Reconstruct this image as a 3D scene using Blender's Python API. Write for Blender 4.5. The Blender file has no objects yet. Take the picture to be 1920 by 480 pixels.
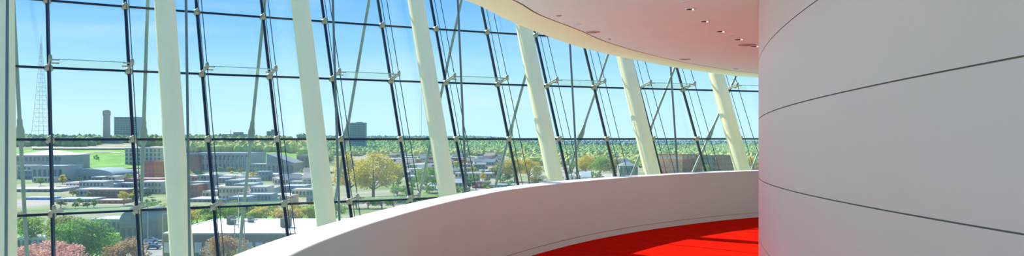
import bpy, bmesh, math, random
from mathutils import Vector, noise
random.seed(7)
PI = math.pi
SC = bpy.context.scene
COL = SC.collection
F = 1475.0; YH = 258.0; EYE = 1.67

# ------------------------------------------------------------------ helpers
def at(u, v, Y):
    """point seen at pixel (u, v) of the 1920x480 frame when it stands Y metres ahead"""
    return Vector(((u-960)/F*Y, Y, EYE-(v-YH)/F*Y))
def onz(u, v, z):
    Y = F*(EYE-z)/(v-YH)
    return Vector(((u-960)/F*Y, Y, z))

class MB:
    def __init__(self): self.v = []; self.f = []; self.m = []; self.sm = []
    def add(self, vs, fs, mi=0, smooth=False):
        b = len(self.v); self.v += [tuple(p) for p in vs]
        for f in fs: self.f.append([b+i for i in f]); self.m.append(mi); self.sm.append(smooth)
        return self
    def box(self, c, s, rz=0, mi=0):
        cx, cy, cz = c; sx, sy, sz = s[0]/2, s[1]/2, s[2]/2
        ca, sa = math.cos(rz), math.sin(rz); vs = []
        for dz in (-sz, sz):
            for dx, dy in ((-sx, -sy), (sx, -sy), (sx, sy), (-sx, sy)):
                vs.append((cx+dx*ca-dy*sa, cy+dx*sa+dy*ca, cz+dz))
        return self.add(vs, [(3,2,1,0),(4,5,6,7),(0,1,5,4),(1,2,6,5),(2,3,7,6),(3,0,4,7)], mi)
    def hexa(self, p, mi=0):   # 8 points: bottom 4 ccw, top 4 ccw
        return self.add(p, [(3,2,1,0),(4,5,6,7),(0,1,5,4),(1,2,6,5),(2,3,7,6),(3,0,4,7)], mi)
    def tube(self, a, b, r0, r1=None, n=10, mi=0, caps=True, smooth=True):
        a, b = Vector(a), Vector(b); r1 = r0 if r1 is None else r1
        d = (b-a).normalized(); x = d.orthogonal().normalized(); y = d.cross(x)
        vs = []
        for p, r in ((a, r0), (b, r1)):
            for i in range(n):
                t = 2*PI*i/n; vs.append(p+x*r*math.cos(t)+y*r*math.sin(t))
        self.add(vs, [(i, (i+1) % n, n+(i+1) % n, n+i) for i in range(n)], mi, smooth)
        if caps:
            self.add(vs[:n], [tuple(range(n))[::-1]], mi); self.add(vs[n:], [tuple(range(n))], mi)
        return self
    def lathe(self, base, axis, prof, n=16, mi=0, smooth=True):
        base = Vector(base); d = Vector(axis).normalized(); x = d.orthogonal().normalized(); y = d.cross(x)
        vs = []
        for r, h in prof:
            for i in range(n):
                t = 2*PI*i/n; vs.append(base+d*h+x*r*math.cos(t)+y*r*math.sin(t))
        fs = []
        for j in range(len(prof)-1):
            for i in range(n):
                fs.append((j*n+i, j*n+(i+1) % n, (j+1)*n+(i+1) % n, (j+1)*n+i))
        return self.add(vs, fs, mi, smooth)
    def build(self, name, mats, parent=None, loc=None, rz=0):
        me = bpy.data.meshes.new(name); me.from_pydata(self.v, [], self.f)
        if not isinstance(mats, (list, tuple)): mats = [mats]
        for m in mats: me.materials.append(m)
        me.polygons.foreach_set('material_index', self.m)
        me.polygons.foreach_set('use_smooth', self.sm)
        me.update()
        o = bpy.data.objects.new(name, me); COL.objects.link(o)
        if parent: o.parent = parent
        if loc is not None: o.location = loc
        o.rotation_euler[2] = rz
        return o

def tag(o, label=None, cat=None, group=None, kind=None):
    if label: o['label'] = label
    if cat: o['category'] = cat
    if group: o['group'] = group
    if kind: o['kind'] = kind
    return o
def empty(name, loc=(0,0,0), rz=0):
    o = bpy.data.objects.new(name, None); COL.objects.link(o); o.location = loc; o.rotation_euler[2] = rz
    o.empty_display_size = .1
    return o
def copy_tree(o, parent=None):
    c = o.copy(); COL.objects.link(c); c.parent = parent
    for ch in list(o.children): copy_tree(ch, c)
    return c
def fixup(o):   # consistent outward normals
    bm = bmesh.new(); bm.from_mesh(o.data); bmesh.ops.recalc_face_normals(bm, faces=bm.faces); bm.to_mesh(o.data); bm.free()
    return o

# ------------------------------------------------------------------ materials
def mat(name, col, rough=.6, metal=0, spec=.5, var=0, vscale=5, bump=0, bscale=50, col2=None, noise_detail=3):
    m = bpy.data.materials.new(name); m.use_nodes = True; nt = m.node_tree
    b = nt.nodes['Principled BSDF']
    b.inputs['Roughness'].default_value = rough; b.inputs['Metallic'].default_value = metal
    b.inputs['Specular IOR Level'].default_value = spec
    b.inputs['Base Color'].default_value = (*col, 1)
    tc = nt.nodes.new('ShaderNodeTexCoord')
    if var or col2:
        n = nt.nodes.new('ShaderNodeTexNoise'); n.inputs['Scale'].default_value = vscale; n.inputs['Detail'].default_value = noise_detail
        nt.links.new(tc.outputs['Object'], n.inputs['Vector'])
        r = nt.nodes.new('ShaderNodeValToRGB')
        c2 = col2 or tuple(min(1, c*(1+var)) for c in col); c1 = col if col2 else tuple(c*(1-var) for c in col)
        r.color_ramp.elements[0].color = (*c1, 1); r.color_ramp.elements[1].color = (*c2, 1)
        r.color_ramp.elements[0].position = .35; r.color_ramp.elements[1].position = .65
        nt.links.new(n.outputs['Fac'], r.inputs['Fac']); nt.links.new(r.outputs['Color'], b.inputs['Base Color'])
    if bump:
        n2 = nt.nodes.new('ShaderNodeTexNoise'); n2.inputs['Scale'].default_value = bscale
        nt.links.new(tc.outputs['Object'], n2.inputs['Vector'])
        bp = nt.nodes.new('ShaderNodeBump'); bp.inputs['Strength'].default_value = bump; bp.inputs['Distance'].default_value = .01
        nt.links.new(n2.outputs['Fac'], bp.inputs['Height']); nt.links.new(bp.outputs['Normal'], b.inputs['Normal'])
    return m

def glass_mat(name, tint, veil, refl=1.0, pos=.5):
    m = bpy.data.materials.new(name); m.use_nodes = True; nt = m.node_tree; nt.nodes.clear()
    out = nt.nodes.new('ShaderNodeOutputMaterial')
    tr = nt.nodes.new('ShaderNodeBsdfTransparent'); tr.inputs['Color'].default_value = (*tint, 1)
    gl = nt.nodes.new('ShaderNodeBsdfGlossy'); gl.inputs['Roughness'].default_value = .01; gl.inputs['Color'].default_value = (.9, 1, .97, 1)
    fr = nt.nodes.new('ShaderNodeFresnel'); fr.inputs['IOR'].default_value = 1.45
    mu = nt.nodes.new('ShaderNodeMath'); mu.operation = 'MULTIPLY'; mu.inputs[1].default_value = refl
    ge = nt.nodes.new('ShaderNodeNewGeometry'); iv = nt.nodes.new('ShaderNodeMath'); iv.operation = 'SUBTRACT'; iv.inputs[0].default_value = 1
    nt.links.new(ge.outputs['Backfacing'], iv.inputs[1])
    m3 = nt.nodes.new('ShaderNodeMath'); m3.operation = 'MULTIPLY'; nt.links.new(fr.outputs[0], m3.inputs[0]); nt.links.new(iv.outputs[0], m3.inputs[1])
    nt.links.new(m3.outputs[0], mu.inputs[0])
    mx = nt.nodes.new('ShaderNodeMixShader'); nt.links.new(mu.outputs[0], mx.inputs[0])
    nt.links.new(tr.outputs[0], mx.inputs[1]); nt.links.new(gl.outputs[0], mx.inputs[2])
    df = nt.nodes.new('ShaderNodeBsdfDiffuse'); df.inputs['Color'].default_value = (.62, .85, .8, 1)
    tl = nt.nodes.new('ShaderNodeBsdfTranslucent'); tl.inputs['Color'].default_value = (.62, .85, .8, 1)
    ad = nt.nodes.new('ShaderNodeMixShader'); ad.inputs[0].default_value = .6
    nt.links.new(df.outputs[0], ad.inputs[1]); nt.links.new(tl.outputs[0], ad.inputs[2])
    # streaky pale film imitating haze and faint reflections in the panes
    tc = nt.nodes.new('ShaderNodeTexCoord'); mp = nt.nodes.new('ShaderNodeMapping'); mp.inputs['Scale'].default_value = (.35, .35, 1.1)
    mp.inputs['Rotation'].default_value = (.2, .7, .3)
    n = nt.nodes.new('ShaderNodeTexNoise'); n.inputs['Scale'].default_value = 1.1; n.inputs['Detail'].default_value = 4
    nt.links.new(tc.outputs['Object'], mp.inputs[0]); nt.links.new(mp.outputs[0], n.inputs['Vector'])
    mr = nt.nodes.new('ShaderNodeMapRange'); mr.inputs[1].default_value = .3; mr.inputs[2].default_value = .7
    mr.inputs[3].default_value = veil*.6; mr.inputs[4].default_value = veil*1.5
    nt.links.new(n.outputs['Fac'], mr.inputs[0])
    m2 = nt.nodes.new('ShaderNodeMixShader'); nt.links.new(mr.outputs[0], m2.inputs[0])
    nt.links.new(mx.outputs[0], m2.inputs[1]); nt.links.new(ad.outputs[0], m2.inputs[2])
    nt.links.new(m2.outputs[0], out.inputs[0])
    return m

M = dict(
    glass=glass_mat('window_glass', (.965, .992, .985), .04),
    fin=glass_mat('fin_glass', (.975, .995, .985), .05, 1.0),
    finedge=mat('glass_edge', (.16, .36, .32), .2),
    joint=mat('silicone', (.012, .018, .03), .35, var=.2),
    steel=mat('cast_steel', (.34, .34, .25), .38, .35, var=.1, vscale=20),
    cable=mat('cable_steel', (.07, .10, .12), .35, .6, var=.1),
    rod=mat('painted_rod', (.17, .21, .14), .4, .2, var=.06),
    rodv=mat('dark_rod', (.12, .17, .16), .4, .3, var=.06),
    column=mat('column_paint', (.93, .85, .51), .45, var=.02, vscale=1.5, bump=.02, bscale=8),
    wall=mat('parapet_paint', (.45, .68, .70), .55, var=.012, vscale=2, bump=.02, bscale=60),
    ledge=mat('ledge_white', (.88, .88, .90), .4, var=.01, vscale=3),
    groove=mat('groove_shadow_gap', (.42, .36, .31), .8, var=.05),
    drum=mat('drum_panel', (.86, .68, .665), .42, spec=.6, var=.01, vscale=1.2, bump=.006, bscale=3),
    lip=mat('panel_edge', (.62, .60, .52), .4, var=.02),
    ceil=mat('ceiling_plaster', (.71, .97, .91), .6, var=.01, vscale=2, bump=.02, bscale=40),
    strip=mat('ceiling_margin', (.84, .95, .60), .6, var=.01, vscale=2),
    carpet=mat('red_carpet', (.54, .011, .005), 1.0, spec=.0, var=.10, vscale=4, bump=.5, bscale=400),
    stone=mat('lower_floor_stone', (.82, .79, .66), .5, var=.08, vscale=2),
    unseen_floor=mat('unseen_bounce_floor', (.26, .20, .18), .5, var=.06, vscale=2),
    white=mat('white_trim', (.85, .83, .8), .4, var=.01),
    dark=mat('recess_shade_dark', (.03, .03, .03), .7, var=.1),
    grille=mat('grille_metal', (.42, .36, .32), .6, var=.1, vscale=80),
)
def glow(name, c, s):
    m = bpy.data.materials.new(name); m.use_nodes = True; b = m.node_tree.nodes['Principled BSDF']
    b.inputs['Base Color'].default_value = (*c, 1); b.inputs['Emission Color'].default_value = (*c, 1); b.inputs['Emission Strength'].default_value = s
    return m
M['lamp'] = glow('downlight_recess_glow', (1, .97, .9), .6)

# ------------------------------------------------------------------ glass wall on a leaning arc
CX, CY, R0 = 28.2806, -42.5309, 66.9783
TL, DPH, PH0 = .4843, .019474, -.592927
ZR = [5.2, 3.9, 2.5827, 1.2671, -.0329, -1.2866, -2.55, -3.8]     # joint heights measured from the eye
ZC = -.0329
def gp(k, z, inward=0, up=0):
    """point on the glass at joint k (may be fractional), height z from the eye, moved inward / up"""
    ph = PH0+DPH*k; r = R0+TL*(z-ZC)-inward
    return Vector((CX+r*math.sin(ph), CY+r*math.cos(ph), z+up+EYE))
def polar(ph, r, z): return Vector((CX+r*math.sin(ph), CY+r*math.cos(ph), z+EYE))

K0, K1 = -9, 15
n = 1
for k in range(K0, K1):
    for i in range(len(ZR)-1):
        g = .012
        kk0, kk1 = k+.009, k+.991
        z1, z0 = ZR[i]-g, ZR[i+1]+g
        p = [gp(kk0, z0), gp(kk1, z0), gp(kk1, z0, -.02), gp(kk0, z0, -.02), gp(kk0, z1), gp(kk1, z1), gp(kk1, z1, -.02), gp(kk0, z1, -.02)]
        o = MB().hexa(p).build('window_%d' % n, M['glass']); fixup(o); tag(o, kind='structure'); n += 1
# dark joints: one upright per line, one ring segment per bay and height
tn = 1
for k in range(K0, K1+1):
    dk = .021
    z0, z1 = ZR[-1], ZR[0]
    p = [gp(k-dk, z0, .012), gp(k+dk, z0, .012), gp(k+dk, z0, -.03), gp(k-dk, z0, -.03), gp(k-dk, z1, .012), gp(k+dk, z1, .012), gp(k+dk, z1, -.03), gp(k-dk, z1, -.03)]
    tag(fixup(MB().hexa(p).build('trim_%d' % tn, M['joint'])), kind='structure'); tn += 1
for z in ZR:
    mb = MB(); h = .021; ks = [K0+j*.5 for j in range((K1-K0)*2+1)]
    vs = []
    for k in ks: vs += [gp(k, z-h, .016), gp(k, z+h, .016), gp(k, z+h, -.034), gp(k, z-h, -.034)]
    fs = []
    for j in range(len(ks)-1):
        for q in range(4): fs.append((j*4+q, j*4+(q+1) % 4, j*4+4+(q+1) % 4, j*4+4+q))
    fs += [(0, 1, 2, 3), tuple(len(vs)-1-q for q in range(4))]
    tag(fixup(mb.add(vs, fs).build('trim_%d' % tn, M['joint'])), kind='structure'); tn += 1

ORD = ['first', 'second', 'third', 'fourth', 'fifth', 'sixth', 'seventh', 'eighth', 'ninth', 'tenth', 'eleventh', 'twelfth', 'thirteenth', 'fourteenth', 'fifteenth', 'sixteenth']
ROWNAME = {2: 'top', 3: 'second', 4: 'horizon', 5: 'lowest'}
# round steel patch fittings at the crossings (with brackets for the glass shelves on two of the rows)
AIN, BUP = .55, .115
for i in (2, 3, 4, 5):
    z = ZR[i]
    last = {2: 9, 3: 13, 4: 13, 5: 6}[i]
    for k in range(1, last+1):
        c = gp(k, z); ph = PH0+DPH*k
        nin = (Vector((-math.sin(ph), -math.cos(ph), TL))).normalized()
        tang = Vector((math.cos(ph), -math.sin(ph), 0)); inn = Vector((-math.sin(ph), -math.cos(ph), 0))
        root = empty('glass_fitting', c)
        where = '%s from left on the %s joint line' % (ORD[k-1], ROWNAME[i])
        kind = 'with shelf bracket' if i in (3, 5) else 'plain'
        tag(root, 'round steel glass fitting %s, %s' % (kind, where), 'fitting', 'glass fittings on the %s joint line' % ROWNAME[i])
        L = Vector((0, 0, 0))
        MB().lathe(L-nin*.04, nin, [(0, 0), (.075, 0), (.078, .02), (.072, .05), (.05, .075), (.046, .10), (0, .105)], 18).build('patch_disc', M['steel'], root)
        hub = MB().lathe(L+nin*.05, nin, [(0, 0), (.03, 0), (.03, .06), (.02, .08), (0, .085)], 12).build('cap_nut', M['steel'], root)
        if i in (3, 5):
            s = 1 if k % 2 == 1 else -1
            tip = inn*AIN+Vector((0, 0, BUP))
            for dz in (0, .05):
                MB().tube(L+nin*.03+Vector((0, 0, dz*.5)), tip*.96+Vector((0, 0, dz-.02)), .022, .014, 8).build('bracket_arm', M['steel'], root)
            MB().lathe(tip-Vector((0, 0, .05))-tang*0, (0, 0, 1), [(0, 0), (.03, 0), (.034, .03), (.034, .09), (.022, .12), (0, .125)], 12).build('cable_clamp', M['steel'], root)
            for fr in (.55, .93):
                q = tip*fr
                MB().tube(q-tang*s*.01, q+tang*s*.15, .014, .014, 8).build('shelf_clamp', M['steel'], root)
# glass shelves between the bracket arms
for i in (3, 5):
    z = ZR[i]; c = 0
    for k in (range(1, 14, 2) if i == 3 else (1, 3, 5)):
        p = []
        for up in (-.007, .007):
            for kk, a in ((k+.09, .12), (k+.91, .12), (k+.91, AIN-.02), (k+.09, AIN-.02)):
                p.append(gp(kk, z, a, a/AIN*BUP+up))
        c0 = gp(k+.5, z, .3, .05)
        root = empty('glass_shelf', c0)
        tag(root, 'clear glass shelf %s from the left above the %s joint line' % (ORD[c], ROWNAME[i]), 'glass shelf', 'glass shelves on the %s joint line' % ROWNAME[i]); c += 1
        fixup(MB().hexa([q-c0 for q in p]).build('shelf_pane', M['fin'], root))
        a, b = gp(k+.09, z, AIN-.01, BUP)-c0, gp(k+.91, z, AIN-.01, BUP)-c0
        MB().tube(a, b, .007, .007, 6).build('front_edge', M['finedge'], root)
# slim cables running beside each joint
for k in range(-4, 14):
    for a, nm, rr, grp in ((.24, 'inner cable close to the glass', .0075, 'close cables'), (AIN, 'cable through the bracket tips', .0085, 'bracket cables')):
        z0, z1 = -3.8, 5.2
        b = gp(k, z0, a, 0 if a < .3 else BUP)
        o = MB().tube((0, 0, 0), gp(k, z1, a, 0 if a < .3 else BUP)-b, rr, rr, 8).build('steel_cable', M['cable'])
        o.location = b
        tag(o, 'thin dark steel %s at the %s upright joint' % (nm, ORD[k-1]) if k > 0 else 'thin dark steel %s beyond the frame' % nm, 'cable', grp)

# columns and the dark rods in front of them
for j in range(-4, 7):
    ph = -.58404+2*DPH*j
    base = polar(ph, 66.24+.449*(-6.4), -6.4)
    root = empty('leaning_column', base)
    tag(root, '%s leaning white steel column from the left, inside the glass' % ORD[j] if j >= 0 else 'leaning white column beyond the picture', 'column', 'leaning columns')
    N = 26; mb = MB(); prof = []
    a = polar(ph, 66.24+.449*(-6.4), -6.4)-base; b = polar(ph, 66.24+.449*6.2, 6.2)-base
    d = (b-a); L = d.length
    rr = .187
    mb.lathe(a, d, [(0, 0), (rr, 0)]+[(rr, L*t/12) for t in range(1, 12)]+[(rr*.98, L), (0, L)], 32)
    mb.build('shaft', M['column'], root)
    MB().lathe(a, d, [(.36, 0), (.36, .05), (.24, .08), (.24, .2), (.19, .22)], 24).build('base_plate', M['steel'], root)
    b0 = polar(ph, 64.98+.1255*(-6.4), -6.4)
    o = MB().tube((0, 0, 0), polar(ph+.0001*12, 64.98+.1255*6.2, 6.2)-b0, .022, .022, 10).build('hanger_rod', M['rodv']); o.location = b0
    tag(o, 'dark near-vertical rod crossing in front of the %s column' % ORD[j] if j >= 0 else 'dark near-vertical rod beyond the picture', 'rod', 'hanger rods')
# long diagonal tie rods outside the glass
RL = [((30,100),(50,470)), ((277,0),(265,375)), ((497,0),(455,410)), ((692,0),(633,350)), ((865,0),(785,372)), ((983,150),(930,345)),
      ((1140,102),(1067,320)), ((1265,127),(1185,327)), ((1380,142),(1300,321)), ((1475,150),(1405,330))]
def on_line(line, r, z):
    (u0, v0), (u1, v1) = line; lo, hi = -.75, -.05
    def g(ph):
        p = polar(ph, r, z); u = 960+F*p.x/p.y; v = YH-F*z/p.y
        return u-(u0+(u1-u0)*(v-v0)/(v1-v0))
    for _ in range(50):
        mid = (lo+hi)/2
        if g(lo)*g(mid) <= 0: hi = mid
        else: lo = mid
    return polar((lo+hi)/2, r, z)
for j, ln in enumerate(RL):
    zt, zb = 4.6, -5.4
    a = on_line(ln, R0+TL*zb+2.6+1.6, zb); b = on_line(ln, R0+TL*zt+.5, zt)
    root = empty('tie_rod', a)
    tag(root, '%s long pale green diagonal tie rod from the left, outside the glass' % ORD[j], 'tie rod', 'diagonal tie rods')
    d = b-a
    MB().tube((0, 0, 0), d, .036, .036, 12).build('rod', M['rod'], root)
    # turnbuckle
    t = (a.z-(EYE+.13))/(a.z-b.z); tb = d*t; dn = d.normalized()
    MB().lathe(tb-dn*.30, dn, [(.036, 0), (.05, .04), (.075, .12), (.075, .30), (.05, .42), (.05, .50), (.036, .56)], 14).build('turnbuckle', M['rod'], root)
    MB().lathe(d-dn*.2, dn, [(.036, 0), (.06, .03), (.06, .2), (0, .21)], 12).build('end_fork', M['steel'], root)

# ------------------------------------------------------------------ plan curves
def catmull(pts, step=12):
    P = [Vector((p[0], p[1], 0)) for p in pts]; P = [P[0]*2-P[1]]+P+[P[-1]*2-P[-2]]; out = []
    for i in range(1, len(P)-2):
        for s in range(step):
            t = s/step
            out.append(.5*((2*P[i])+(P[i+1]-P[i-1])*t+(2*P[i-1]-5*P[i]+4*P[i+1]-P[i+2])*t*t+(3*P[i]-P[i-1]-3*P[i+1]+P[i+2])*t**3))
    out.append(P[-2]); return out
def normals(c):
    o = []
    for i in range(len(c)):
        t = (c[min(i+1, len(c)-1)]-c[max(i-1, 0)]).normalized(); o.append(Vector((-t.y, t.x, 0)))   # to the left of travel
    return o
LEDZ = EYE-.695
par = catmull([(-.9,-3), (-1.1,-1), (-1.22,1), (-1.30,2.8), (-1.31,4.62), (-1.24,5.63), (-1.08,6.72), (-.75,8.27), (-.40,9.45), (.02,10.62), (1.04,12.42), (2.26,14.0), (3.75,15.45), (5.1,16.45), (7.2,17.6), (10,18.6), (14,19.3)])
pn = normals(par)
def sweep(curve, nrm, prof, mats, name, mis, parent=None):
    """prof: list of (offset to the left of travel, z)"""
    mb = MB(); k = len(prof); vs = []
    for c, nn in zip(curve, nrm):
        for o, z in prof: vs.append(c+nn*o+Vector((0, 0, z)))
    for q in range(k-1):
        fs = [(i*k+q, (i+1)*k+q, (i+1)*k+q+1, i*k+q+1) for i in range(len(curve)-1)]
        b = len(mb.v)
        # separate vertices per strip keep profile corners crisp while the curve stays smooth
        sv = []
        for i in range(len(curve)): sv += [vs[i*k+q], vs[i*k+q+1]]
        mb.add(sv, [(2*i, 2*i+2, 2*i+3, 2*i+1) for i in range(len(curve)-1)], mis[q], True)
    return mb.build(name, mats, parent)
W = .335
o = sweep(par, pn, [(0, 0), (0, .094), (.010, .094), (.010, .104), (0, .104), (0, LEDZ-.006), (.006, LEDZ), (W-.006, LEDZ), (W, LEDZ-.006), (W, -.45), (W-.2, -.45)],
          [M['wall'], M['groove'], M['ledge']], 'wall_parapet', [0, 1, 1, 1, 0, 2, 2, 2, 0, 0])
tag(o, kind='structure')
# floor: carpet between parapet and drum
def strip_floor(curve, xfar, z0, z1, name, m):
    mb = MB(); k = len(curve)
    vs = [(c.x, c.y, z1) for c in curve]+[(xfar, c.y, z1) for c in curve]+[(c.x, c.y, z0) for c in curve]+[(xfar, c.y, z0) for c in curve]
    fs = [(i, k+i, k+i+1, i+1) for i in range(k-1)]+[(2*k+i, 2*k+i+1, 3*k+i+1, 3*k+i) for i in range(k-1)]+[(i, i+1, 2*k+i+1, 2*k+i) for i in range(k-1)]
    return tag(mb.add(vs, fs).build(name, m), kind='structure')
fl = [p+q*.1 for p, q in zip(par, pn)]; isp = next(i for i, p in enumerate(fl) if p.y > 6.4)
strip_floor(fl[isp:], 24, -.35, 0, 'floor', M['carpet'])
strip_floor(fl[:isp+1], 24, -.35, 0, 'floor_unseen_bounce', M['unseen_floor'])  # unseen stretch of floor, added to tune bounce light on the drum

# ceiling with a groove and a paler sloping margin
ZG, ZE = EYE+1.25, EYE+1.40
cgp = [onz(u, v, ZG) for u, v in ((960,0),(1010,28),(1085,57),(1135,78.5),(1200,98),(1270,114.5),(1340,127),(1420,137.5))]
cep = [onz(u, v, ZE) for u, v in ((880,3),(960,41),(1060,80),(1130,99),(1200,114),(1300,132),(1420,145.5))]
cgc = catmull([(-1.6,-3),(-1.75,-1),(-1.75,1),(-1.55,3),(-1.1,4.7),(-.55,6)]+[(p.x, p.y) for p in cgp]+[(9, 18.3),(14, 20)])
cec = catmull([(-2.9,-3),(-3.0,-1),(-2.9,1),(-2.5,3),(-1.95,4.7),(-1.2,6.4)]+[(p.x, p.y) for p in cep]+[(9.5, 20.2),(14, 21.5)])
def resample(c, n):
    L = [0]
    for i in range(1, len(c)): L.append(L[-1]+(c[i]-c[i-1]).length)
    out = []; j = 0
    for q in range(n):
        s = L[-1]*q/(n-1)
        while j < len(L)-2 and L[j+1] < s: j += 1
        t = (s-L[j])/(L[j+1]-L[j]); out.append(c[j].lerp(c[j+1], t))
    return out
NG = 160
cgc, cec = resample(cgc, NG), resample(cec, NG)
mb = MB()
def ruled(A, za, B, zb, mi, sm=True):
    k = len(A); mb.add([(p.x, p.y, za) for p in A]+[(p.x, p.y, zb) for p in B], [(i, i+1, k+i+1, k+i) for i in range(k-1)], mi, sm)
gn_ = normals(cgc)
cg2 = [p-q*.022 for p, q in zip(cgc, gn_)]
far = [Vector((24, p.y, 0)) for p in cgc]
ruled(cec, ZE, cgc, ZG, 1); ruled(cgc, ZG, cgc, ZG+.03, 2); ruled(cgc, ZG+.03, cg2, ZG+.03, 2); ruled(cg2, ZG+.03, cg2, ZG, 2)
ruled(cg2, ZG, far, ZG, 0, False); ruled(cec, ZE, cec, ZE+.5, 1); ruled(cec, ZE+.5, far, ZE+.5, 0, False)
tag(mb.build('ceiling', [M['ceil'], M['strip'], M['groove']]), kind='structure')

# recessed lights and grilles
def downlight(u, v, r, label):
    p = onz(u, v, ZG); root = empty('recessed_downlight', p); tag(root, label, 'ceiling light', 'recessed lights in the curved ceiling')
    MB().lathe((0, 0, -.008), (0, 0, 1), [(r*.78, 0), (r, .001), (r*1.03, .0075), (r*1.03, .008)], 24).build('trim_ring', M['white'], root)
    MB().lathe((0, 0, -.007), (0, 0, 1), [(0, .0055), (r*.78, .0055), (r*.80, .001)], 24).build('recess_shade', M['dark'], root)  # flat dark disc painted as the shade inside the recess
    MB().lathe((r*.42, 0, -.012), (0, 0, 1), [(0, -.006), (r*.14, -.005), (r*.2, -.002), (r*.22, .008)], 16).build('lamp', M['lamp'], root)  # offset glow imitates the daylit inner wall of the recess
for q, (u, v) in enumerate(((1295,16), (1322,39), (1352,58), (1386,73), (1416,86))):
    downlight(u, v, (.055, .06, .068, .075, .08)[q], '%s round recessed downlight of the row running toward the drum' % ORD[q])
def vent(u, v, r, name, label, cat, m='grille', ry=None):
    p = onz(u, v, ZG); root = empty(name, p); tag(root, label, cat, 'small ceiling discs')
    MB().lathe((0, 0, -.006), (0, 0, 1), [(0, 0), (r*.8, 0), (r*.82, -.001), (r, .002), (r, .006)], 28).build('cover', M[m], root)
    MB().lathe((0, 0, -.009), (0, 0, 1), [(r*.35, 0), (r*.4, -.001), (r*.4, .003), (r*.35, .003)], 20).build('inner_ring', M[m], root)
vent(1112, 60, .085, 'ceiling_speaker', 'large round tan ceiling speaker near the curved groove', 'ceiling speaker', 'grille')
vent(1284, 111, .09, 'ceiling_speaker', 'round tan ceiling speaker farther along the groove', 'ceiling speaker', 'grille')
vent(1401, 84, .12, 'ceiling_speaker', 'round tan ceiling speaker beside the last downlight', 'ceiling speaker', 'grille')
vent(1048, 29, .03, 'sprinkler_cover', 'small pale sprinkler cover nearest the upper end of the groove', 'sprinkler')
vent(1082, 45, .045, 'sprinkler_cover', 'small sprinkler cover between the first cover and the speaker', 'sprinkler', 'ceil')
vent(1143, 73, .02, 'sprinkler_cover', 'tiny sprinkler cover just past the large speaker', 'sprinkler')
vent(1203, 92, .05, 'sprinkler_cover', 'thin pale sprinkler cover beside the middle of the groove', 'sprinkler', 'ceil')
vent(1283, 3, .04, 'sprinkler_cover', 'pale sprinkler cover above the first downlight', 'sprinkler', 'ceil')
vent(1372, 66, .05, 'sprinkler_cover', 'pale sprinkler cover between third and fourth downlights', 'sprinkler', 'ceil')
vent(1380, 129, .05, 'sprinkler_cover', 'small sprinkler cover at the far end of the groove', 'sprinkler')

# drum: big panelled cylinder
DX, DY, DR, DT = 19.61484, 2.08861, 18.0922, 7.5
seams = [(1.244, .011), (.70224, .01297), (.16465, .01512), (-.37721, .01723), (-.915, .019), (-1.45, .02)]
mb = MB(); NT = 260
th = [math.radians(150+70*i/NT-40) for i in range(NT+1)]      # angles measured from +x
def dp(t, z, r=DR):
    y = DY+r*math.sin(t); return Vector((DX+r*math.cos(t), y, z))
def sz(t, s):
    y = DY+DR*math.sin(t); return EYE+s[0]+s[1]*(DT-y)
rows = []
zs_all = [lambda t: 3.6]
strips = []
prev = lambda t: 3.6
G = .0065
for s in seams:
    top = (lambda s: (lambda t: sz(t, s)+G/2))(s); bot = (lambda s: (lambda t: sz(t, s)-G/2))(s)
    strips.append((prev, DR, top, DR, 0))
    strips.append((top, DR, top, DR-.014, 1)); strips.append((top, DR-.014, bot, DR-.014, 1)); strips.append((bot, DR-.014, bot, DR, 2))
    prev = bot
strips.append((prev, DR, (lambda t: -.02), DR, 0))
th = [math.radians(95+130*i/NT) for i in range(NT+1)]
for za, ra, zb, rb, mi in strips:
    vs = []
    for t in th: vs += [dp(t, za(t), ra), dp(t, zb(t), rb)]
    mb.add(vs, [(2*i, 2*i+1, 2*i+3, 2*i+2) for i in range(NT)], mi, mi == 0)
tag(mb.build('wall_drum', [M['drum'], M['groove'], M['lip']]), kind='structure')

# lower atrium floor between balcony and glass
mb = MB(); ks = [K0+q for q in range(K1-K0+1)]
vs = [gp(k, -4.6, .1) for k in ks]; vs = [(p.x, p.y, -5.2) for p in vs]+[(6+q*.5, -6+q*.7, -5.2) for q in range(len(ks))]
m_ = len(ks); tag(mb.add(vs, [(i, m_+i, m_+i+1, i+1) for i in range(m_-1)]).build('floor_atrium', M['stone']), kind='structure')

# ================================================================== OUTSIDE
GND = EYE-36.0
def smooth(a, b, x):
    t = max(0, min(1, (x-a)/(b-a))); return t*t*(3-2*t)
def ground(x, y):
    az = 960+F*x/max(y, 1)
    h = GND
    # memorial hill in the west
    wl = 1-smooth(520, 640, az)
    h += wl*(smooth(830, 1280, y)*26)
    h += wl*smooth(1300, 2100, y)*6
    # wooded ridge in the middle, falling toward the east
    wm = smooth(500, 640, az)*(1-smooth(880, 1040, az))
    h += wm*smooth(1500, 3200, y)*(24)
    wr = smooth(880, 1040, az)
    h += wr*smooth(2600, 4200, y)*2
    h += smooth(700, 2500, y)*2.2*noise.noise(Vector((x/260, y/420, 0)))
    h -= smooth(4300, 7000, y)*40
    return h
AZ = [-260+i*14 for i in range(125)]; YS = [70, 120, 170, 230, 300, 380, 470, 560, 650, 740, 830, 900, 970, 1040, 1110, 1180, 1250, 1320, 1400, 1500, 1650, 1800, 2000, 2250, 2500, 2800, 3100, 3400, 3800, 4300, 5000, 6000, 7500]
vs = []
for Y in YS:
    for a in AZ:
        x = (a-960)/F*Y; vs.append((x, Y, ground(x, Y)))
na = len(AZ)
mb = MB().add(vs, [(j*na+i, j*na+i+1, (j+1)*na+i+1, (j+1)*na+i) for j in range(len(YS)-1) for i in range(na-1)], 0, True)
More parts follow.
